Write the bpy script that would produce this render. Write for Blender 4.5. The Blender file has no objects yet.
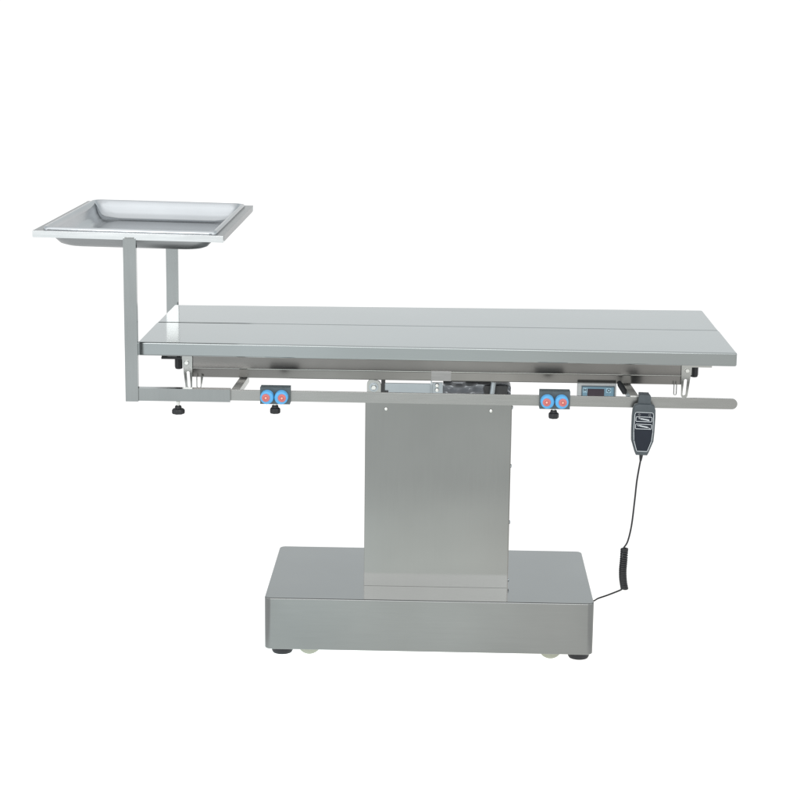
import bpy, bmesh, math, random
from mathutils import Vector, Matrix
random.seed(4)
S = bpy.context.scene
COL = S.collection
PI = math.pi

# ------------------------------------------------------------------ materials
def nodes(name):
    m = bpy.data.materials.new(name); m.use_nodes = True
    nt = m.node_tree
    return m, nt, nt.nodes['Principled BSDF']

def steel(name, col, rough=.2, var=.05, streak=(1.2, 26, 26), rvar=.06, cloud=.04, bump=0.0, graze=1.0):
    """stainless steel: fine brushed streaks plus slow cloudy variation in tint and roughness"""
    m, nt, b = nodes(name); N, Lk = nt.nodes, nt.links
    tc = N.new('ShaderNodeTexCoord')
    mp = N.new('ShaderNodeMapping'); mp.inputs['Scale'].default_value = streak
    Lk.new(tc.outputs['Object'], mp.inputs['Vector'])
    n1 = N.new('ShaderNodeTexNoise'); n1.inputs['Scale'].default_value = 9; n1.inputs['Detail'].default_value = 6
    n1.inputs['Roughness'].default_value = .65
    Lk.new(mp.outputs[0], n1.inputs['Vector'])
    n2 = N.new('ShaderNodeTexNoise'); n2.inputs['Scale'].default_value = 4.5; n2.inputs['Detail'].default_value = 3
    Lk.new(tc.outputs['Object'], n2.inputs['Vector'])
    def rng(src, lo, hi):
        r = N.new('ShaderNodeMapRange'); r.inputs['From Min'].default_value = .25; r.inputs['From Max'].default_value = .75
        r.inputs['To Min'].default_value = lo; r.inputs['To Max'].default_value = hi
        Lk.new(src.outputs[0], r.inputs['Value']); return r
    a = rng(n1, 1 - var, 1 + var); c = rng(n2, 1 - cloud, 1 + cloud)
    mu = N.new('ShaderNodeMath'); mu.operation = 'MULTIPLY'
    Lk.new(a.outputs[0], mu.inputs[0]); Lk.new(c.outputs[0], mu.inputs[1])
    vm = N.new('ShaderNodeVectorMath'); vm.operation = 'SCALE'; vm.inputs[0].default_value = col
    Lk.new(mu.outputs[0], vm.inputs['Scale']); Lk.new(vm.outputs[0], b.inputs['Base Color'])
    b.inputs['Metallic'].default_value = 1; b.inputs['Specular Tint'].default_value = (graze, graze, graze, 1)
    rr = rng(n1, rough - rvar, rough + rvar); Lk.new(rr.outputs[0], b.inputs['Roughness'])
    if bump:
        bp = N.new('ShaderNodeBump'); bp.inputs['Strength'].default_value = bump; bp.inputs['Distance'].default_value = .004
        Lk.new(n2.outputs[0], bp.inputs['Height']); Lk.new(bp.outputs[0], b.inputs['Normal'])
    return m

def plastic(name, col, rough=.45, var=.12, scale=60, metallic=0, spec=.5):
    m, nt, b = nodes(name); N, Lk = nt.nodes, nt.links
    tc = N.new('ShaderNodeTexCoord')
    n = N.new('ShaderNodeTexNoise'); n.inputs['Scale'].default_value = scale; n.inputs['Detail'].default_value = 4
    Lk.new(tc.outputs['Object'], n.inputs['Vector'])
    r = N.new('ShaderNodeMapRange'); r.inputs['From Min'].default_value = .3; r.inputs['From Max'].default_value = .7
    r.inputs['To Min'].default_value = 1 - var; r.inputs['To Max'].default_value = 1 + var
    Lk.new(n.outputs[0], r.inputs['Value'])
    vm = N.new('ShaderNodeVectorMath'); vm.operation = 'SCALE'; vm.inputs[0].default_value = col
    Lk.new(r.outputs[0], vm.inputs['Scale']); Lk.new(vm.outputs[0], b.inputs['Base Color'])
    b.inputs['Roughness'].default_value = rough; b.inputs['Metallic'].default_value = metallic
    b.inputs['Specular IOR Level'].default_value = spec
    return m

M = {}
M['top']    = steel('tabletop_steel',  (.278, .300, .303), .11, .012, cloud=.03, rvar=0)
M['lip']    = M['top']
M['base']   = steel('base_steel',      (.200, .207, .206), .14, .025, cloud=.05, rvar=.02, bump=.006)
M['column'] = steel('column_steel',    (.226, .231, .226), .10, .013, cloud=.05, rvar=.02, streak=(24, 24, 1.2), bump=.006)
M['trough'] = steel('trough_steel',    (.178, .174, .168), .18, .03, cloud=.22, rvar=.03, bump=.03)  # shade under the tabletop and broken reflections put into the tint
M['rail']   = steel('rail_steel',      (.272, .277, .270), .26, .02, cloud=.04)
M['post']   = steel('stand_steel',     (.250, .262, .261), .16, .03, cloud=.10, rvar=.02, streak=(26, 26, 1.2))
M['frame']  = steel('frame_steel',     (.52, .535, .54), .20, .03, cloud=.10, graze=.55)
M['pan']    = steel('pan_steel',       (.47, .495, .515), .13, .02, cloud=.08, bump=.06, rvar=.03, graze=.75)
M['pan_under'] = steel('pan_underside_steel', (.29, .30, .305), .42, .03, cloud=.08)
M['bar'] = steel('bar_steel', (.66, .67, .65), .42, .03, cloud=.06)
M['link']   = steel('link_steel',      (.340, .348, .338), .20, .03, cloud=.15)
M['reflect']    = steel('reflect_steel',       (.300, .303, .300), .38, .03, cloud=.10)  # tone of the bright reflection on the trough front
M['zinc']   = steel('zinc_plate',      (.330, .365, .385), .32, .03, cloud=.10)
M['screw']  = steel('screw_steel',     (.620, .630, .610), .22, .03)
M['dark']   = plastic('dark_gap',      (.030, .032, .034), .6)
M['rubber'] = plastic('black_rubber',  (.014, .015, .018), .55, spec=.35)
M['black']  = plastic('black_plastic', (.012, .013, .015), .42, spec=.35)
M['wheel']  = plastic('nylon_wheel',   (.29, .305, .25), .5, .06)
M['slate']  = plastic('slate_block',   (.052, .075, .085), .5, .12, 90)
M['blue']   = plastic('blue_roller',   (.065, .29, .55), .42, .06)
M['red']    = plastic('red_cap',       (.43, .115, .11), .5, .1, 120)
M['mark']   = plastic('pale_mark',     (.66, .34, .27), .5)
M['hand']   = plastic('charcoal_shell',(.040, .052, .060), .42, .10, 80)
M['face']   = plastic('navy_film',     (.010, .014, .022), .5, .08, spec=.2)
M['ink']    = plastic('silver_ink',    (.50, .54, .56), .45, .05)
M['dbox']   = plastic('grey_case',     (.36, .38, .385), .45, .06)
M['dface']  = plastic('pale_blue_film',(.125, .235, .310), .4, .06)
M['dframe'] = plastic('slate_blue_frame',(.06, .095, .12), .45, .06)
M['pad']    = plastic('pale_key',       (.30, .46, .55), .4, .06)
M['screen'] = plastic('dark_screen',   (.020, .012, .022), .2, .1)
M['bellow'] = plastic('grey_bellows',  (.27, .285, .305), .36, .12, 20, metallic=.5)

# ------------------------------------------------------------------ shape helpers
def box(bm, x0, x1, y0, y1, z0, z1, bev=0, seg=2, vert=0, vseg=5):
    """axis box; vert = radius of the four upright edges, bev = radius of all other edges"""
    t = bmesh.new()
    vs = [t.verts.new((x, y, z)) for z in (z0, z1) for y in (y0, y1) for x in (x0, x1)]
    for f in ((0, 2, 3, 1), (4, 5, 7, 6), (0, 1, 5, 4), (1, 3, 7, 5), (3, 2, 6, 7), (2, 0, 4, 6)):
        t.faces.new([vs[i] for i in f])
    if vert:
        e = [e for e in t.edges if abs(e.verts[0].co.z - e.verts[1].co.z) > 1e-6]
        bmesh.ops.bevel(t, geom=e, offset=vert, segments=vseg, profile=.5, affect='EDGES')
    if bev:
        e = [e for e in t.edges if e.calc_face_angle(0) > .6]
        bmesh.ops.bevel(t, geom=e, offset=bev, segments=seg, profile=.5, affect='EDGES')
    join(bm, t)

def join(bm, t, mat=None):
    if mat is not None: bmesh.ops.transform(t, matrix=mat, verts=t.verts)
    me = bpy.data.meshes.new('tmp'); t.to_mesh(me); t.free(); bm.from_mesh(me); bpy.data.meshes.remove(me)

def prism(bm, pts, axis, a, b, bev=0):
    """outline pts extruded along an axis from a to b: axis 'x' takes (y,z), 'y' takes (x,z), 'z' takes (x,y)"""
    def P(p, t): return {'x': (t, p[0], p[1]), 'y': (p[0], t, p[1]), 'z': (p[0], p[1], t)}[axis]
    t = bmesh.new()
    A = [t.verts.new(P(p, a)) for p in pts]; B = [t.verts.new(P(p, b)) for p in pts]
    t.faces.new(A); t.faces.new(B[::-1]); n = len(pts)
    for i in range(n): t.faces.new((A[i], B[i], B[(i + 1) % n], A[(i + 1) % n]))
    bmesh.ops.recalc_face_normals(t, faces=t.faces)
    if bev:
        e = [e for e in t.edges if e.calc_face_angle(0) > .6]
        bmesh.ops.bevel(t, geom=e, offset=bev, segments=2, profile=.5, affect='EDGES')
    join(bm, t)

def ring_plate(bm, outer, inner, y0, y1):
    """flat plate in the xz plane with one hole (outer and inner outlines have the same number of points)"""
    t = bmesh.new(); n = len(outer)
    L = [[t.verts.new((p[0], y, p[1])) for p in o] for y in (y0, y1) for o in (outer, inner)]
    of, inf, ob, ib = L
    for i in range(n):
        j = (i + 1) % n
        t.faces.new((of[i], of[j], inf[j], inf[i])); t.faces.new((ob[i], ib[i], ib[j], ob[j]))
        t.faces.new((of[i], ob[i], ob[j], of[j])); t.faces.new((inf[i], inf[j], ib[j], ib[i]))
    bmesh.ops.recalc_face_normals(t, faces=t.faces); join(bm, t)

def lathe(bm, prof, c, axis='z', n=32, flute=None):
    """profile of (radius, height) turned about an axis through c"""
    t = bmesh.new(); R = []
    for r, h in prof:
        ring = []
        for k in range(n):
            a = 2 * PI * k / n
            rr = r * (1 + (flute[1] * math.cos(flute[0] * a) if flute and r > flute[2] else 0))
            ring.append(t.verts.new((rr * math.cos(a), rr * math.sin(a), h)))
        R.append(ring)
    for q in range(len(R) - 1):
        for k in range(n): t.faces.new((R[q][k], R[q][(k + 1) % n], R[q + 1][(k + 1) % n], R[q + 1][k]))
    t.faces.new(R[0][::-1]); t.faces.new(R[-1])
    bmesh.ops.recalc_face_normals(t, faces=t.faces)
    m = Matrix.Translation(c)
    if axis == 'y': m = m @ Matrix.Rotation(PI / 2, 4, 'X')      # height runs towards -y
    if axis == 'x': m = m @ Matrix.Rotation(PI / 2, 4, 'Y')
    join(bm, t, m)

def tube(bm, pts, r, n=10, closed=False):
    """round bar along a polyline; r may be one radius or one per point"""
    pts = [Vector(p) for p in pts]; m = len(pts); t = bmesh.new(); R = []
    up = Vector((0, 1, 0)); prev = None
    for i, p in enumerate(pts):
        if closed: d = pts[(i + 1) % m] - pts[i - 1]
        else: d = pts[min(i + 1, m - 1)] - pts[max(i - 1, 0)]
        d.normalize()
        if prev is None:
            u = up if abs(d.dot(up)) < .9 else Vector((1, 0, 0))
            u = (u - d * u.dot(d)).normalized()
        else: u = (prev - d * prev.dot(d)).normalized()
        prev = u; v = d.cross(u); rr = r[i] if isinstance(r, (list, tuple)) else r
        R.append([t.verts.new(p + (u * math.cos(2 * PI * k / n) + v * math.sin(2 * PI * k / n)) * rr) for k in range(n)])
    for i in range(m if closed else m - 1):
        A, B = R[i], R[(i + 1) % m]
        for k in range(n): t.faces.new((A[k], A[(k + 1) % n], B[(k + 1) % n], B[k]))
    if not closed: t.faces.new(R[0][::-1]); t.faces.new(R[-1])
    bmesh.ops.recalc_face_normals(t, faces=t.faces); join(bm, t)

def spline(pts, k=8):
    P = [Vector(p) for p in pts]; out = []
    for i in range(len(P) - 1):
        a, b, c, d = P[max(i - 1, 0)], P[i], P[i + 1], P[min(i + 2, len(P) - 1)]
        for s in range(k):
            t = s / k
            out.append(.5 * ((2 * b) + (c - a) * t + (2 * a - 5 * b + 4 * c - d) * t * t + (3 * b - a - 3 * c + d) * t ** 3))
    return out + [P[-1]]

def arc(cx, cy, r, a0, a1, n=8):
    return [(cx + r * math.cos(math.radians(a0 + (a1 - a0) * k / n)), cy + r * math.sin(math.radians(a0 + (a1 - a0) * k / n))) for k in range(n + 1)]

def rrect(x0, x1, y0, y1, r, n=6):
    return arc(x1 - r, y1 - r, r, 0, 90, n) + arc(x0 + r, y1 - r, r, 90, 180, n) + arc(x0 + r, y0 + r, r, 180, 270, n) + arc(x1 - r, y0 + r, r, 270, 360, n)

def root_of(o):
    w = Vector((0, 0, 0))
    while o: w = w + Vector(o.location); o = o.parent
    return w

def obj(name, bm, mat, parent=None, smooth=35, wn=True, label=None):
    """link a bmesh, given in world coordinates, as ONE mesh object under its parent"""
    if parent: bmesh.ops.translate(bm, verts=bm.verts, vec=-root_of(parent))
    me = bpy.data.meshes.new(name); bm.to_mesh(me); bm.free()
    me.materials.append(M[mat] if isinstance(mat, str) else mat)
    if smooth:
        me.polygons.foreach_set('use_smooth', [True] * len(me.polygons))
        me.set_sharp_from_angle(angle=math.radians(smooth))
    o = bpy.data.objects.new(name, me); COL.objects.link(o)
    if parent: o.parent = parent
    if smooth and wn:
        w = o.modifiers.new('normals', 'WEIGHTED_NORMAL'); w.keep_sharp = True; w.weight = 80
    if label: o['label'] = label
    return o

def thing(name, label, cat, loc, group=None):
    o = bpy.data.objects.new(name, None); COL.objects.link(o)
    o.empty_display_size = .1; o.location = loc; o['label'] = label; o['category'] = cat
    if group: o['group'] = group
    return o

# ------------------------------------------------------------------ setting: white studio floor with added glow
def floor_mat():
    m = bpy.data.materials.new('glowing_white_floor'); m.use_nodes = True
    nt = m.node_tree; N, Lk = nt.nodes, nt.links
    N.clear()
    out = N.new('ShaderNodeOutputMaterial'); em = N.new('ShaderNodeEmission')
    # added glow, with light pools painted in to tone the steel's reflections: brightest in front of the base, cooler to the left, warmer and weaker to the right
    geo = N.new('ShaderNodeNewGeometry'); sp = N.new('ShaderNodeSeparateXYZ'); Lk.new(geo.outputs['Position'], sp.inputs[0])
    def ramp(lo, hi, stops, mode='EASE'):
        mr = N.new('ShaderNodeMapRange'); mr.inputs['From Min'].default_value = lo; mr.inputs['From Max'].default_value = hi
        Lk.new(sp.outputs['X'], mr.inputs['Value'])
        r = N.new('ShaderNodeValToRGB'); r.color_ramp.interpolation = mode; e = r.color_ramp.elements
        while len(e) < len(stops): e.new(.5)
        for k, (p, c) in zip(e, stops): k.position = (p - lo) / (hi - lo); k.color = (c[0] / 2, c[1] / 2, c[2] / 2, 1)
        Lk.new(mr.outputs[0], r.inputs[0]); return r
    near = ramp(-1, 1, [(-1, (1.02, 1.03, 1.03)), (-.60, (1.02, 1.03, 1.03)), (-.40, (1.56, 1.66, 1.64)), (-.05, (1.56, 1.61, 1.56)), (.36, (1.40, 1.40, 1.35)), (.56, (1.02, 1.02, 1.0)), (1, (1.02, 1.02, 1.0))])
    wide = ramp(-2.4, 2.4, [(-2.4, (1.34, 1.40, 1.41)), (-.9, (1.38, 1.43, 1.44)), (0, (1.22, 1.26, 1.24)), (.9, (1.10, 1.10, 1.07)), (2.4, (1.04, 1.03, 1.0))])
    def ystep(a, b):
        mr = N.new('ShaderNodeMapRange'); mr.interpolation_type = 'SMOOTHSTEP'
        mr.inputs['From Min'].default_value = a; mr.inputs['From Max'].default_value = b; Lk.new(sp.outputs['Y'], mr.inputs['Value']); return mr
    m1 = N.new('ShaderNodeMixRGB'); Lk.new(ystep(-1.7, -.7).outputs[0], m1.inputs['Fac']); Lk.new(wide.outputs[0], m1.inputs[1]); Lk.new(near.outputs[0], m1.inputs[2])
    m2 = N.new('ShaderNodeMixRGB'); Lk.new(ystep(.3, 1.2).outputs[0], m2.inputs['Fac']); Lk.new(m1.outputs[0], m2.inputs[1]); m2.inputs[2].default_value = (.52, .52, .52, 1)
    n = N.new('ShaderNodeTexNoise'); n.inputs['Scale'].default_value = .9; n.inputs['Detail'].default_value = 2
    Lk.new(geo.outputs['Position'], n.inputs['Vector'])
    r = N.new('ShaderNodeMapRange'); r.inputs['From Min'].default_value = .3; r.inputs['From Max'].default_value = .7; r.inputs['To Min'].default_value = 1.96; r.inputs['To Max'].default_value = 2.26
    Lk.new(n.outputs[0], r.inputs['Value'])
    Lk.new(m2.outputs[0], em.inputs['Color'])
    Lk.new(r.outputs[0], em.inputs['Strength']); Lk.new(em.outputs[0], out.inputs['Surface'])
    return m
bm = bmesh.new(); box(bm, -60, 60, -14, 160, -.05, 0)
fl = obj('floor', bm, floor_mat(), smooth=0); fl['kind'] = 'structure'; fl['label'] = 'seamless white studio floor under the table, with an added glow'

# ------------------------------------------------------------------ operating table
T = thing('operating_table', 'stainless steel veterinary operating table on a square column and low base', 'operating table', (0, .303, 0))

# base
BX0, BX1, BY0, BY1, BZ0, BZ1 = -.412, .3947, .0738, .532, .030, .1616
bm = bmesh.new(); box(bm, BX0, BX1, BY0, BY1, BZ0, BZ1, bev=.0032, seg=4, vert=.0165, vseg=8)
obj('base_cover', bm, 'base', T)
for x in (-.3735, .365):
    for y in (.147, .455):
        bm = bmesh.new()
        lathe(bm, [(.024, .0), (.0262, .004), (.0268, .010), (.0268, .018), (.012, .0185), (.012, .034)], (x, y, 0), 'z', 36)
        obj('foot', bm, 'rubber', T)
for x in (-.305, .294):
    for y in (.135, .47):
        bm = bmesh.new()
        lathe(bm, [(.005, -.0125), (.024, -.0125), (.0285, -.010), (.030, -.005), (.030, .005), (.0285, .010), (.024, .0125), (.005, .0125)], (x, y, .030), 'y', 40)
        w = obj('caster_wheel', bm, 'wheel', T)
        bm = bmesh.new()
        tube(bm, [(x, y - .017, .034), (x, y + .017, .034)], .004)
        obj('axle', bm, 'screw', w)

# column: front cover plus a slightly prouder rear cover, dark seam between
KX0, KX1, KY0, KY1 = -.172, .1845, .1892, .420
bm = bmesh.new(); box(bm, KX0, KX1, KY0, KY1 - .004, BZ1 + .0003, .632, bev=.0009, seg=2)
column = obj('column', bm, 'column', T)
bm = bmesh.new(); box(bm, KX0 - .0012, KX1 + .0028, KY0 + .010, KY1, BZ1 - .001, .629, bev=.001, seg=1)
obj('rear_cover', bm, 'trough', T)
for x, z in ((-.1218, .6144), (.1355, .6137)):
    bm = bmesh.new(); lathe(bm, [(.0045, -.002), (.0045, .0006), (.0036, .0022), (.0014, .0028)], (x, KY0, z), 'y', 20)
    obj('screw', bm, 'screw', column)
for z in (.618, .470, .326, .176):
    bm = bmesh.new(); lathe(bm, [(.0048, -.003), (.0048, .0012), (.0034, .0030), (.0012, .0034)], (KX1 + .0028, KY0 + .024, z), 'x', 16)
    obj('screw', bm, 'zinc', column)
# lifting head between column and trough
bm = bmesh.new()
prism(bm, [(-.1695, .628), (-.135, .628), (-.135, .672)] + arc(-.147, .672, .012, 0, 90, 5) + arc(-.1575, .674, .012, 90, 180, 5), 'y', .196, .204, .0008)
br = obj('pivot_bracket', bm, 'link', T)
bm = bmesh.new(); lathe(bm, [(.0115, -.001), (.0115, .0018), (.0085, .0022)], (-.1525, .196, .667), 'y', 28); obj('washer', bm, 'zinc', br)
bm = bmesh.new(); lathe(bm, [(.0068, 0), (.0068, .0062), (.0055, .0072)], (-.1525, .1945, .667), 'y', 6); obj('bolt', bm, 'screw', br, smooth=0)
bm = bmesh.new(); box(bm, -.1345, -.1255, .199, .24, .628, .692, .001); box(bm, -.1345, -.119, .206, .214, .664, .672, .001); box(bm, -.1345, -.117, .200, .214, .6525, .6575, .001)
obj('hinge_block', bm, 'dark', T)
bm = bmesh.new(); box(bm, -.1255, -.0135, .203, .209, .628, .6760, .001); obj('side_plate', bm, 'zinc', T)
bm = bmesh.new(); box(bm, -.0130, -.0100, .1925, .215, .628, .7010, .0006)
obj('guide_fin', bm, 'zinc', T)
bm = bmesh.new(); box(bm, -.0095, .0165, .2045, .212, .628, .6785, .001); fp = obj('fixing_plate', bm, 'zinc', T)
for z in (.6725, .6610):
    bm = bmesh.new(); lathe(bm, [(.0052, -.001), (.0052, .002), (.0042, .0042), (.0016, .0052)], (.0025, .2045, z), 'y', 20); obj('screw', bm, 'screw', fp)
# crumpled rubber-cloth bellows with a dark mouth
bm = bmesh.new()
nx, nz = 70, 14
grid = []
for j in range(nz + 1):
    row = []
    for i in range(nx + 1):
        u, v = i / nx, j / nz
        x = .0172 + u * .1665; z = .628 + v * (.0520 - .010 * max(0, (u - .93) / .07) ** 2)
        y = .206 + .0050 * math.sin(v * 19 + 1.6 * math.sin(u * 8) + u * 3) + .0012 * math.sin(u * 31 + 6 * v) + random.uniform(-.0002, .0002)
        if .60 < u < .95 and .38 < v < .86: y += .022 * math.sin((u - .60) / .35 * PI) ** .6
        row.append(bm.verts.new((x, y, z)))
    grid.append(row)
for j in range(nz):
    for i in range(nx): bm.faces.new((grid[j][i], grid[j][i + 1], grid[j + 1][i + 1], grid[j + 1][i]))
back = [[bm.verts.new((v.co.x, .258, v.co.z)) for v in (r[0], r[-1])] for r in (grid[0], grid[-1])]
tops = [bm.verts.new((v.co.x, .258, v.co.z)) for v in grid[-1]]
for i in range(nx): bm.faces.new((grid[-1][i], grid[-1][i + 1], tops[i + 1], tops[i]))
rt = [bm.verts.new((r[-1].co.x, .258, r[-1].co.z)) for r in grid]
for j in range(nz): bm.faces.new((grid[j][-1], rt[j], rt[j + 1], grid[j + 1][-1]))
obj('bellows', bm, 'bellow', T, smooth=60, wn=False)
bm = bmesh.new(); box(bm, .117, .175, .2065, .2085, .650, .6725, .0008)
obj('mouth_shade', bm, 'dark', T)  # dark sheet standing in for the shade inside the bellows mouth
bm = bmesh.new(); tube(bm, [(.1345, .196, .630), (.1405, .198, .6835)], .0070, 18); obj('actuator_pin', bm, 'zinc', T)

# drain trough beam under the top, folded front and back
prof = [(.0975, .7715), (.0985, .7275), (.0985, .7258), (.1005, .7240), (.104, .7045), (.107, .7025),
        (.499, .7025), (.502, .7045), (.5055, .7240), (.5075, .7258), (.5075, .7275), (.5085, .7715)]
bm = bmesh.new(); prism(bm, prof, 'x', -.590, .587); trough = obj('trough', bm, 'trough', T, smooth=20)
# pale plate standing in for a reflection, bright bead for the ridge highlight
bm = bmesh.new(); box(bm, -.0115, .036, .0955, .0985, .7045, .7285, .0007); obj('reflection_patch', bm, 'reflect', trough)
bm = bmesh.new(); tube(bm, [(-.588, .0985, .7262), (.585, .0985, .7262)], .0008, 8); obj('highlight_bead', bm, 'screw', trough)

# table panels (slightly warped sheets with turned-down lips)
def panel(y0, y1, xe, za, zb):
    """za, zb: rise towards +x along the front and the rear edge"""
    bm = bmesh.new(); box(bm, -xe, xe, y0, y1, .8026 - .0322, .8026, bev=.0036, seg=4, vert=.006, vseg=5)
    bmesh.ops.bisect_plane(bm, geom=bm.verts[:] + bm.edges[:] + bm.faces[:], plane_co=(0, 0, 0), plane_no=(1, 0, 0))
    for v in bm.verts:
        t = (v.co.y - y0) / (y1 - y0); v.co.z += v.co.x * (za + (zb - za) * t)
    return bm
obj('table_panel', panel(0, .3010, .7005, -.0030, .0005), 'top', T)
obj('table_panel', panel(.3045, .606, .6990, .0003, .0048), 'top', T)
# gutter strip showing in the seam
bm = bmesh.new(); box(bm, -.66, .66, .290, .316, .772, .795); obj('gutter', bm, 'rail', T)

# side rails with rounded ends, and the bars that carry them
def rail(yf, yb):
    def z(x): return (.6872 - (x + .457) * .0016)
    h = .0126
    top = [(-.690, z(-.69) + h)] + [(.7013 - h + h * math.sin(a), z(.69) + h * math.cos(a)) for a in [PI * k / 14 for k in range(15)]] + [(-.690, z(-.69) - h)]
    bm = bmesh.new(); prism(bm, top, 'y', yf, yb, .0007)
    return bm
obj('side_rail', rail(-.030, -.024), 'rail', T); obj('side_rail', rail(.630, .636), 'rail', T)
for x, d in ((-.4685, .005), (.4625, -.006)):
    for y0, y1 in ((-.0235, .150), (.456, .6295)):
        bm = bmesh.new()
        pts = [(x - .010, y0), (x + .010, y0), (x + .010 + d, y1), (x - .010 + d, y1)]
        prism(bm, pts, 'z', .6835, .7000 if y0 < 0 else .7000, .001); obj('rail_bar', bm, 'bar', T)
# slotted tilt links at both ends of the trough
def slot(x0, z0, x1, z1, r, n=8):
    a = math.degrees(math.atan2(z1 - z0, x1 - x0))
    return arc(x1, z1, r, a - 90, a + 90, n) + arc(x0, z0, r, a + 90, a + 270, n)
def link(sx):
    bm = bmesh.new()
    cx = -.5955 * sx
    def o(p): return [(q[0] * sx, q[1]) for q in p]
    r1 = .0080
    a = slot(-.5930, .681, -.5965, .752, r1)
    a = [(x + (-.0045 if x < -.597 and z > .74 else 0) + (.0045 if x > -.592 and z > .74 else 0), z) for x, z in a]
    ring_plate(bm, o(a), o(slot(-.5922, .683, -.5945, .716, .0036)), .0905, .0945)
    return bm
def wire_link(sx, w):
    bm = bmesh.new()
    pts = [(-.5742 * sx, .094, .707), (-.5742 * sx, .094, .683)] + [((-.5742 + w - w * math.cos(PI * k / 8)) * sx, .094, .683 - w * math.sin(PI * k / 8)) for k in range(1, 8)] + [((-.5742 + 2 * w) * sx, .094, .683), ((-.5742 + 2 * w) * sx, .094, .707)]
    tube(bm, pts, .0014, 8)
    return bm
for sx in (1, -1):
    lk = obj('tilt_link', link(sx), 'link', T)
    bm = bmesh.new(); box(bm, min(-.609 * sx, -.586 * sx), max(-.609 * sx, -.586 * sx), .096, .106, .728, .771, .001); obj('link_plate', bm, 'link', T)
    bm = bmesh.new(); lathe(bm, [(.0062, -.001), (.0062, .003), (.005, .0044)], (-.5975 * sx, .0905, .7405), 'y', 6); obj('bolt', bm, 'screw', lk, smooth=0)
obj('wire_hook', wire_link(1, .0052), 'link', T); obj('wire_hook', wire_link(-1, .0030), 'link', T)
bm = bmesh.new(); prism(bm, [(-.5635, .7075), (-.5585, .7075), (-.5615, .690), (-.5650, .678)], 'y', .097, .099); obj('hook_plate', bm, 'link', T, smooth=0)
# small knurled locking knobs under the ends of the top
for sx, kx in ((-1, -.619), (1, .6165)):
    bm = bmesh.new()
    zt = .7685
    lathe(bm, [(.0045, .048), (.0045, .030), (.0082, .028), (.0092, .022), (.0092, .006), (.0078, .001), (.005, .000)], (kx, .108, .7215), 'z', 32, (8, .07, .006))
    obj('locking_knob', bm, 'black', T)
    bm = bmesh.new(); a, b = sorted((kx + .012 * -sx, kx + sx * .040)); box(bm, a, b, .094, .125, .7475, .7525 if sx < 0 else .7520, .0008)
    box(bm, b - .012 if sx > 0 else a, b if sx > 0 else a + .012, .100, .118, .752, .7715, .0008)
    obj('knob_strip', bm, 'black' if sx < 0 else 'link', T)
# height lever
bm = bmesh.new(); tube(bm, [(.4335, .066, .7150), (.4365, .060, .7095), (.4475, .046, .6935), (.4490, .044, .6915)], [.0045, .0068, .0070, .003], 14)
obj('lever_grip', bm, 'black', T)

# display box hanging under the front of the trough
bm = bmesh.new(); box(bm, .3385, .4300, .0700, .1010, .6570, .7095, .0018, 3); db = obj('display_box', bm, 'dbox', T)
bm = bmesh.new(); box(bm, .3470, .4262, .0682, .0712, .6600, .7038, .0008); obj('display_bezel', bm, 'dframe', db)
bm = bmesh.new(); box(bm, .3496, .4236, .0675, .0690, .6630, .7010, .0004); obj('display_film', bm, 'dface', db)
bm = bmesh.new(); box(bm, .3610, .4010, .0668, .0680, .6700, .6970, .0003); obj('display_screen', bm, 'screen', db)
def strokes(segs, w, y0, y1, f=lambda x, z: (x, z)):
    bm = bmesh.new()
    for (x0, z0, x1, z1) in segs:
        a = Vector(f(x0, z0)); b = Vector(f(x1, z1)); d = (b - a).normalized() * w * .5; nrm = Vector((-d.y, d.x))
        q = [a - d + nrm, a - d - nrm, b + d - nrm, b + d + nrm]
        prism(bm, [(p.x, p.y) for p in q], 'y', y0, y1)
    return bm
for x in (.3555, .4118):
    bm = bmesh.new(); box(bm, x - .0056, x + .0056, .0669, .0679, .6880, .6992, .0003); obj('key_pad', bm, 'pad', db)
w0 = [(.3525, .6905, .3525, .6965), (.3525, .6965, .3555, .6930), (.3555, .6930, .3585, .6965), (.3585, .6965, .3585, .6905)]
obj('key_mark', strokes(w0, .0017, .0664, .0672), 'dframe', db, smooth=0)
ringp = arc(.4118, .6935, .0034, 0, 360, 12)
w1 = [(ringp[i][0], ringp[i][1], ringp[i + 1][0], ringp[i + 1][1]) for i in range(12)]
obj('key_mark', strokes(w1, .0014, .0664, .0672), 'dframe', db, smooth=0)

for o_ in [db, *db.children]:
    o_.data.transform(Matrix.Translation((.0008, .0215, -.0043)))

# ------------------------------------------------------------------ tray stand clamped on the rail ends
ST = thing('tray_stand', 'steel tray frame on two flat upright posts at the left end of the table', 'tray stand', (-.71, .303, .669))
def sleeve(y0, y1):
    bm = bmesh.new(); box(bm, -.7222, -.4792, y0, y1, .6725, .7022, .0009, 2); return bm
obj('rail_sleeve', sleeve(-.0400, -.0180), 'post', ST); obj('rail_sleeve', sleeve(.6240, .6460), 'post', ST)
def post(y0, y1, xa, xb, zb):
    bm = bmesh.new(); box(bm, xa, xb, y0, y1, zb, 1.0535, .0022, 3)
    pts = [(xa + .004 + (xb - xa - .008) * k / 9, y0 + .0012 if y0 < 0 else y0 + .003, 1.0538 + random.uniform(-.0005, .0005)) for k in range(10)]
    tube(bm, pts, [.0015 + .0007 * random.random() for _ in pts], 8); return bm
obj('post', post(-.0456, -.0295, -.7228, -.6932, .6715), 'post', ST); obj('post', post(.6305, .6422, -.7234, -.6915, .6715), 'post', ST)
TX0, TX1, TY0, TY1, TZ, TA = -.931, -.4921, -.0440, .644, 1.0650, -.0143
xm = (TX0 + TX1) / 2
def tilt(bm):
    for v in bm.verts: v.co.z += (v.co.x - xm) * TA
    return bm
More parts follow.
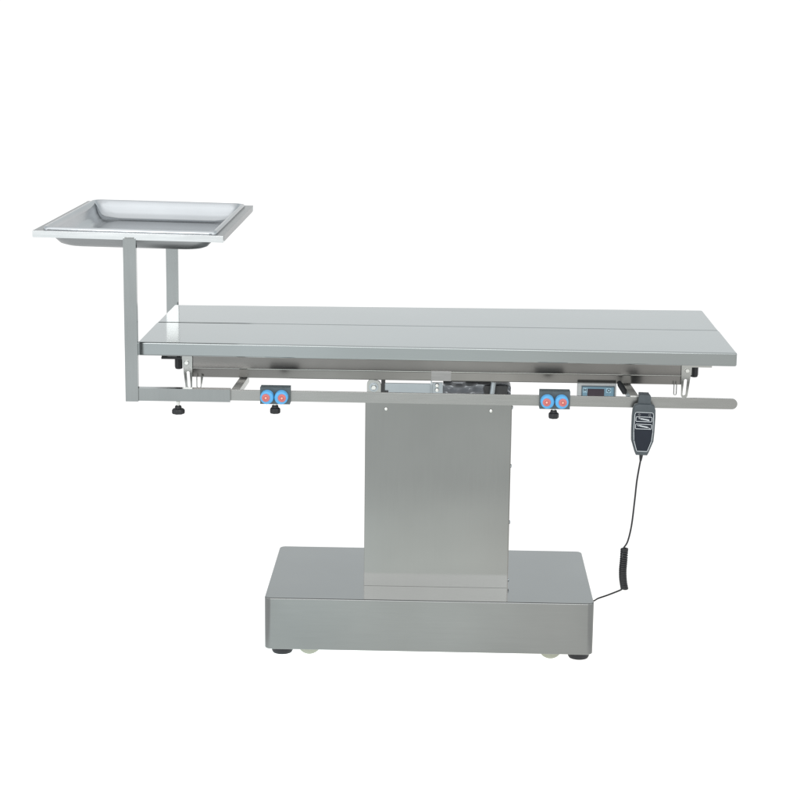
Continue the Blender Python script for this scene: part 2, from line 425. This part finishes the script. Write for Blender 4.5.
# frame of angle bar: four butted lengths, each a flange and a lip
fb = bmesh.new()
lip_h, fl_w, th = .0155, .022, .0022
def angle(profile, axis, a, b): prism(fb, profile, axis, a, b, .0005)
angle([(TY0, TZ), (TY0 + fl_w, TZ), (TY0 + fl_w, TZ - th), (TY0 + th, TZ - th), (TY0 + th, TZ - lip_h), (TY0, TZ - lip_h)], 'x', TX0, TX1)
angle([(TY1, TZ), (TY1 - fl_w, TZ), (TY1 - fl_w, TZ - th), (TY1 - th, TZ - th), (TY1 - th, TZ - lip_h), (TY1, TZ - lip_h)], 'x', TX0, TX1)
angle([(TX0, TZ - .0003), (TX0 + fl_w, TZ - .0003), (TX0 + fl_w, TZ - th), (TX0 + th, TZ - th), (TX0 + th, TZ - lip_h), (TX0, TZ - lip_h)], 'y', TY0 + fl_w, TY1 - fl_w)
angle([(TX1, TZ - .0003), (TX1 - fl_w, TZ - .0003), (TX1 - fl_w, TZ - th), (TX1 - th, TZ - th), (TX1 - th, TZ - lip_h), (TX1, TZ - lip_h)], 'y', TY0 + fl_w, TY1 - fl_w)
obj('tray_frame', tilt(fb), 'frame', ST)
def clamp_knob(x, y, ztop, zhub, zknob, zbot, parent, rb):
    bm = bmesh.new(); lathe(bm, [(.0034, zhub - ztop - .004), (.0034, -.006), (.0046, -.0055), (.0046, -.002), (.0036, -.0015), (.0036, .003)], (x, y, ztop), 'z', 16)
    s = obj('clamp_screw', bm, 'screw', parent)
    bm = bmesh.new()
    lathe(bm, [(.006, zhub + .0005), (.0076, zhub - .001), (.0082, zknob + .002), (rb * .9, zknob + .0005), (rb, zknob - .002), (rb, zbot + .003), (rb * .88, zbot + .0005), (rb * .5, zbot)], (x, y, 0), 'z', 56, (7, .055, .0085))
    obj('knob', bm, 'black', parent)
clamp_knob(-.6022, -.029, .6722, .6600, .6520, .6405, ST, .0146)

# the pan lying in the frame
PN = None
bm = bmesh.new()
PX0, PX1, PY0, PY1 = TX0 + .0175, TX1 - .0175, TY0 + .020, TY1 - .018
rings = [(0.000, -.0005, .022), (0.0005, .0040, .022), (.0030, .0068, .022), (.0075, .0072, .022), (.0110, .0052, .030), (.0150, -.0060, .032), (.0215, -.0225, .036),
         (.0310, -.0345, .040), (.0430, -.0400, .044), (.0560, -.0412, .046)]
def loop(off, z, r): return [(x, y, TZ + z) for x, y in rrect(PX0 + off, PX1 - off, PY0 + off, PY1 - off, r, 8)]
up_ = [loop(*r) for r in rings]
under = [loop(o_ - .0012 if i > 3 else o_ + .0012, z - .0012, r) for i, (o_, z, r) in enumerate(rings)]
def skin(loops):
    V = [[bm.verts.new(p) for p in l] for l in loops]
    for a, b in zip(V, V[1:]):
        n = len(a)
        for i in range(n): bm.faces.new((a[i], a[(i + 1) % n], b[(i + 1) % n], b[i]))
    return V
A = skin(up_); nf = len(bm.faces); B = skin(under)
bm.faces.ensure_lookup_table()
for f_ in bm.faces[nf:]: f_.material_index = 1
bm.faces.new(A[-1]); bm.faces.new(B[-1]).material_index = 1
n = len(A[0])
for i in range(n): bm.faces.new((A[0][i], A[0][(i + 1) % n], B[0][(i + 1) % n], B[0][i]))
bmesh.ops.recalc_face_normals(bm, faces=bm.faces)
pan = obj('instrument_tray', tilt(bm), 'pan', None, smooth=60, wn=False)
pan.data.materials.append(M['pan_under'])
pan['label'] = 'shiny rounded steel instrument pan lying in the raised tray frame'; pan['category'] = 'tray'

# ------------------------------------------------------------------ two rope clamps on the front rail
def rope_clamp(x0, x1, z0, z1, label):
    C = thing('rail_clamp', label, 'clamp', ((x0 + x1) / 2, -.03, z0), 'blue and red roller clamps on the front rail')
    bm = bmesh.new()
    box(bm, x0, x1, -.0440, -.0305, z0, z1, .0012, 2); box(bm, x0, x1, -.0235, -.0120, z0, z1, .0012, 2)
    box(bm, x0 + .001, x1 - .001, -.0305, -.0235, z1 - .0095, z1 - .0005); box(bm, x0 + .001, x1 - .001, -.0305, -.0235, z0 + .0005, z0 + .0035)
    obj('block', bm, 'slate', C)
    cx, cz = (x0 + x1) / 2, (z0 + z1) / 2 - .0012
    for s in (-1, 1):
        rx = cx + s * .0166 - (.0012)
        bm = bmesh.new()
        lathe(bm, [(.0105, -.001), (.0158, 0), (.0158, .004), (.0118, .008), (.0118, .010), (.0150, .0112), (.0158, .0130), (.0156, .0148), (.0146, .0164), (.0128, .0175), (.0105, .0178), (.008, .0178)], (rx, -.044, cz), 'y', 40)
        w = obj('roller', bm, 'blue', C)
        bm = bmesh.new(); lathe(bm, [(.0094, -.001), (.0094, .0010), (.0086, .0021), (.0068, .0028), (.0048, .0030), (.0042, .0018), (.002, .0018)], (rx + s * .0020, -.0616, cz), 'y', 32)
        cp = obj('cap', bm, 'red', w)
        bm = bmesh.new(); lathe(bm, [(.0026, -.001), (.0026, .0016), (.0018, .0022)], (rx + s * .0020, -.0628, cz), 'y', 6)
        obj('screw', bm, 'mark', cp, smooth=0)
    clamp_knob(cx - .0012, -.029, z0, z0 - .0055, z0 - .0125, z0 - .0250, C, .0118)
    return C
rope_clamp(-.4087, -.3391, .6704, .7095, 'dark clamp block with two blue rollers on the rail, nearer the tray posts')
rope_clamp(.2414, .3120, .6694, .7108, 'dark clamp block with two blue rollers on the rail, beside the small display box')

# ------------------------------------------------------------------ hand controller hooked on the rail, with its cord
H = thing('hand_controller', 'black corded hand control with silver button outlines hooked on the rail', 'hand control', (.48, -.045, .5655))
def hf(x, z):        # local handset coordinates (x from its axis, z up from its lower end, metres) to world, with its slight lean
    a = math.radians(1.6); return (.4800 + x * math.cos(a) + z * math.sin(a), .5660 + z * math.cos(a) - x * math.sin(a))
prof = [(-.0125, 0), (.0135, 0), (.0165, .006), (.0262, .034), (.0272, .058), (.0272, .092), (.0262, .108), (.0225, .119), (.0125, .1225), (-.0125, .1225), (-.0225, .119), (-.0262, .108), (-.0272, .092), (-.0266, .058), (-.0252, .034), (-.0155, .006)]
t = bmesh.new()
layers = [(-.0405, .93), (-.0440, 1.0), (-.0560, 1.0), (-.0600, .975), (-.0622, .93)]
V = []
for y, s in layers:
    V.append([t.verts.new((hf(x * s, .061 + (z - .061) * s)[0], y, hf(x * s, .061 + (z - .061) * s)[1])) for x, z in prof])
for a, b in zip(V, V[1:]):
    for i in range(len(prof)): j = (i + 1) % len(prof); t.faces.new((a[i], a[j], b[j], b[i]))
t.faces.new(V[0]); t.faces.new(V[-1]); bmesh.ops.recalc_face_normals(t, faces=t.faces)
obj('housing', t, 'hand', H, smooth=50)
bm = bmesh.new()
hook = [hf(x, z) for x, z in ((-.0150, .116), (.0150, .116), (.0138, .1400), (.0118, .1425), (-.0118, .1425), (-.0138, .1400))]
prism(bm, hook, 'y', -.0560, -.0410, .0015)
hk = [hf(x, z) for x, z in ((-.0120, .1370), (.0120, .1370), (.0118, .1422), (-.0118, .1422))]
prism(bm, hk, 'y', -.0405, -.0190, .0010)
hb = [hf(x, z) for x, z in ((-.0120, .118), (.0120, .118), (.0118, .1422), (-.0118, .1422))]
prism(bm, hb, 'y', -.0222, -.0182, .0008)
obj('rail_hook', bm, 'hand', H)
facep = [(-.0215, .0985), (-.0190, .1030), (.0190, .1030), (.0215, .0985), (.0222, .058), (.0206, .036), (.0125, .0110), (-.0120, .0110), (-.0200, .036), (-.0218, .058)]
bm = bmesh.new(); prism(bm, [hf(*p) for p in facep], 'y', -.0630, -.0615); face = obj('face_film', bm, 'face', H, smooth=0)
seg = [(*facep[i], *facep[(i + 1) % len(facep)]) for i in range(len(facep))]
for z0, z1 in ((.0815, .0925), (.0640, .0750)):
    seg += [(-.0185, z0, .0185, z0), (-.0185, z1, .0185, z1), (-.0185, z0, -.0185, z1), (.0185, z0, .0185, z1)]
obj('outline', strokes(seg, .00105, -.0634, -.0626, hf), 'ink', face, smooth=0)
ic = []
for cx in (-.0115, .0125):       # two small round keys
    r = arc(cx, .0975, .0022, 0, 360, 10); ic += [(r[i][0], r[i][1], r[i + 1][0], r[i + 1][1]) for i in range(10)]
ic += [(-.0130, .0905, -.0085, .0872), (-.0130, .0905, -.0080, .0890), (-.0085, .0872, .0120, .0842), (-.0080, .0890, .0115, .0862), (-.0100, .0888, -.0072, .0862)]   # table tipping up
ic += [(-.0140, .0718, -.0095, .0705), (-.0095, .0705, .0105, .0672), (-.0100, .0722, .0100, .0690), (.0100, .0690, .0150, .0648), (.0105, .0672, .0148, .0660)]       # table tipping down
obj('key_icon', strokes(ic, .00115, -.0634, -.0626, hf), 'ink', face, smooth=0)
bm = bmesh.new()
p0 = hf(.0005, .003); p1 = hf(.0002, -.0150)
tube(bm, [(p0[0], -.050, p0[1]), ((p0[0] + p1[0]) / 2, -.050, (p0[1] + p1[1]) / 2), (p1[0], -.049, p1[1])], [.0048, .0040, .0026], 14)
obj('strain_relief', bm, 'rubber', H)
cw = .0020
c1 = spline([(p1[0], -.049, p1[1] + .002), (.4736, -.045, .5037), (.4706, -.040, .4541), (.4660, -.035, .3919), (.4590, -.030, .3513), (.4510, -.023, .3330), (.4475, -.020, .3265)], 10)
axis = spline([(.4532, -.016, .3290), (.4526, -.014, .3000), (.4518, -.010, .2720), (.4540, -.004, .2470), (.4588, .003, .2235)], 10)
hel = []; turns = 22; steps = turns * 16
for k in range(steps + 1):
    u = k / steps * (len(axis) - 1); i = min(int(u), len(axis) - 2); p = axis[i].lerp(axis[i + 1], u - i)
    a = 2 * PI * k / 16 + PI
    hel.append(p + Vector((.0072 * math.cos(a), .0072 * math.sin(a), .0006 * math.sin(a))))
c2 = spline([hel[-1], (.4500, .010, .2178), (.4253, .060, .1892), (.4060, .105, .1660), (.4000, .160, .1420), (.3930, .220, .1250)], 10)
bm = bmesh.new(); tube(bm, [*c1[:-1], *hel, *c2[1:]], [.0021] * (len(c1) - 1) + [.0024] * len(hel) + [.0021] * (len(c2) - 1), 8)
obj('cord', bm, 'black', H, smooth=80, wn=False)

# ------------------------------------------------------------------ light: white studio surround and one big softbox behind the camera
W = bpy.data.worlds.new('World'); S.world = W; W.use_nodes = True
nt = W.node_tree; N, Lk = nt.nodes, nt.links
bg = N['Background']
tc = N.new('ShaderNodeTexCoord'); sp = N.new('ShaderNodeSeparateXYZ'); Lk.new(tc.outputs['Generated'], sp.inputs[0])
def ramp(stops):
    r = N.new('ShaderNodeValToRGB'); r.color_ramp.interpolation = 'EASE'
    e = r.color_ramp.elements
    while len(e) < len(stops): e.new(.5)
    for k, (p, v) in zip(e, stops): k.position = p; k.color = (v[0], v[1], v[2], 1) if isinstance(v, tuple) else (v, v, v, 1)
    Lk.new(sp.outputs['Z'], r.inputs[0]); return r
# values are halved here and doubled by the strength: far wall, brightest near the horizon
far = ramp([(0, .54), (.06, .53), (.19, (.478, .500, .505)), (.30, (.528, .555, .562)), (.50, (.40, .42, .43)), (.85, .55), (1, .62)])
near = ramp([(0, .60), (.10, .80), (.35, .88), (.60, .86), (.85, .80), (1, .64)])
mr = N.new('ShaderNodeMapRange'); mr.interpolation_type = 'SMOOTHSTEP'
mr.inputs['From Min'].default_value = -.35; mr.inputs['From Max'].default_value = .35
Lk.new(sp.outputs['Y'], mr.inputs['Value'])
mx = N.new('ShaderNodeMixRGB'); Lk.new(mr.outputs[0], mx.inputs['Fac']); Lk.new(near.outputs[0], mx.inputs[1]); Lk.new(far.outputs[0], mx.inputs[2])
Lk.new(mx.outputs[0], bg.inputs['Color']); bg.inputs['Strength'].default_value = 2.0

def area(name, loc, target, sx, sy, power, col=(1, 1, 1)):
    l = bpy.data.lights.new(name, 'AREA'); l.shape = 'RECTANGLE'; l.size = sx; l.size_y = sy; l.energy = power; l.color = col
    o = bpy.data.objects.new(name, l); COL.objects.link(o); o.location = loc
    o.rotation_euler = (Vector(target) - Vector(loc)).to_track_quat('-Z', 'Y').to_euler(); return o
area('softbox', (.25, -6.2, 2.15), (.1, .3, .7), 2.4, 1.5, 47, (1, .985, .975))          # broad frontal softbox
area('key_softbox', (-1.70, -6.2, 2.05), (-.7, .6, .9), 1.5, 1.5, 42, (1, .98, .975))   # brighter one in front of the tray posts

# ------------------------------------------------------------------ camera
cam = bpy.data.cameras.new('camera'); co = bpy.data.objects.new('camera', cam); COL.objects.link(co)
cx, cy, cz = 0.00962211, -4.3591371, 1.5765419
pitch, yaw, roll, F = 0.203640026, -0.0214087554, -0.0119330715, 1895.62504
f = Vector((math.sin(yaw) * math.cos(pitch), math.cos(yaw) * math.cos(pitch), -math.sin(pitch)))
r = Vector((math.cos(yaw), -math.sin(yaw), 0)); d = f.cross(r)
r2 = r * math.cos(roll) + d * math.sin(roll); d2 = -r * math.sin(roll) + d * math.cos(roll)
m = Matrix((( r2.x, -d2.x, -f.x, cx), (r2.y, -d2.y, -f.y, cy), (r2.z, -d2.z, -f.z, cz), (0, 0, 0, 1)))
co.matrix_world = m
cam.sensor_fit = 'HORIZONTAL'; cam.sensor_width = 36; cam.lens = 36 * F / 800; cam.clip_start = .05; cam.clip_end = 500
S.camera = co
S.view_settings.view_transform = 'Standard'; S.view_settings.look = 'None'; S.view_settings.exposure = 0; S.view_settings.gamma = 1
S.cycles.max_bounces = 12; S.cycles.glossy_bounces = 8
S.render.filter_size = 1.5
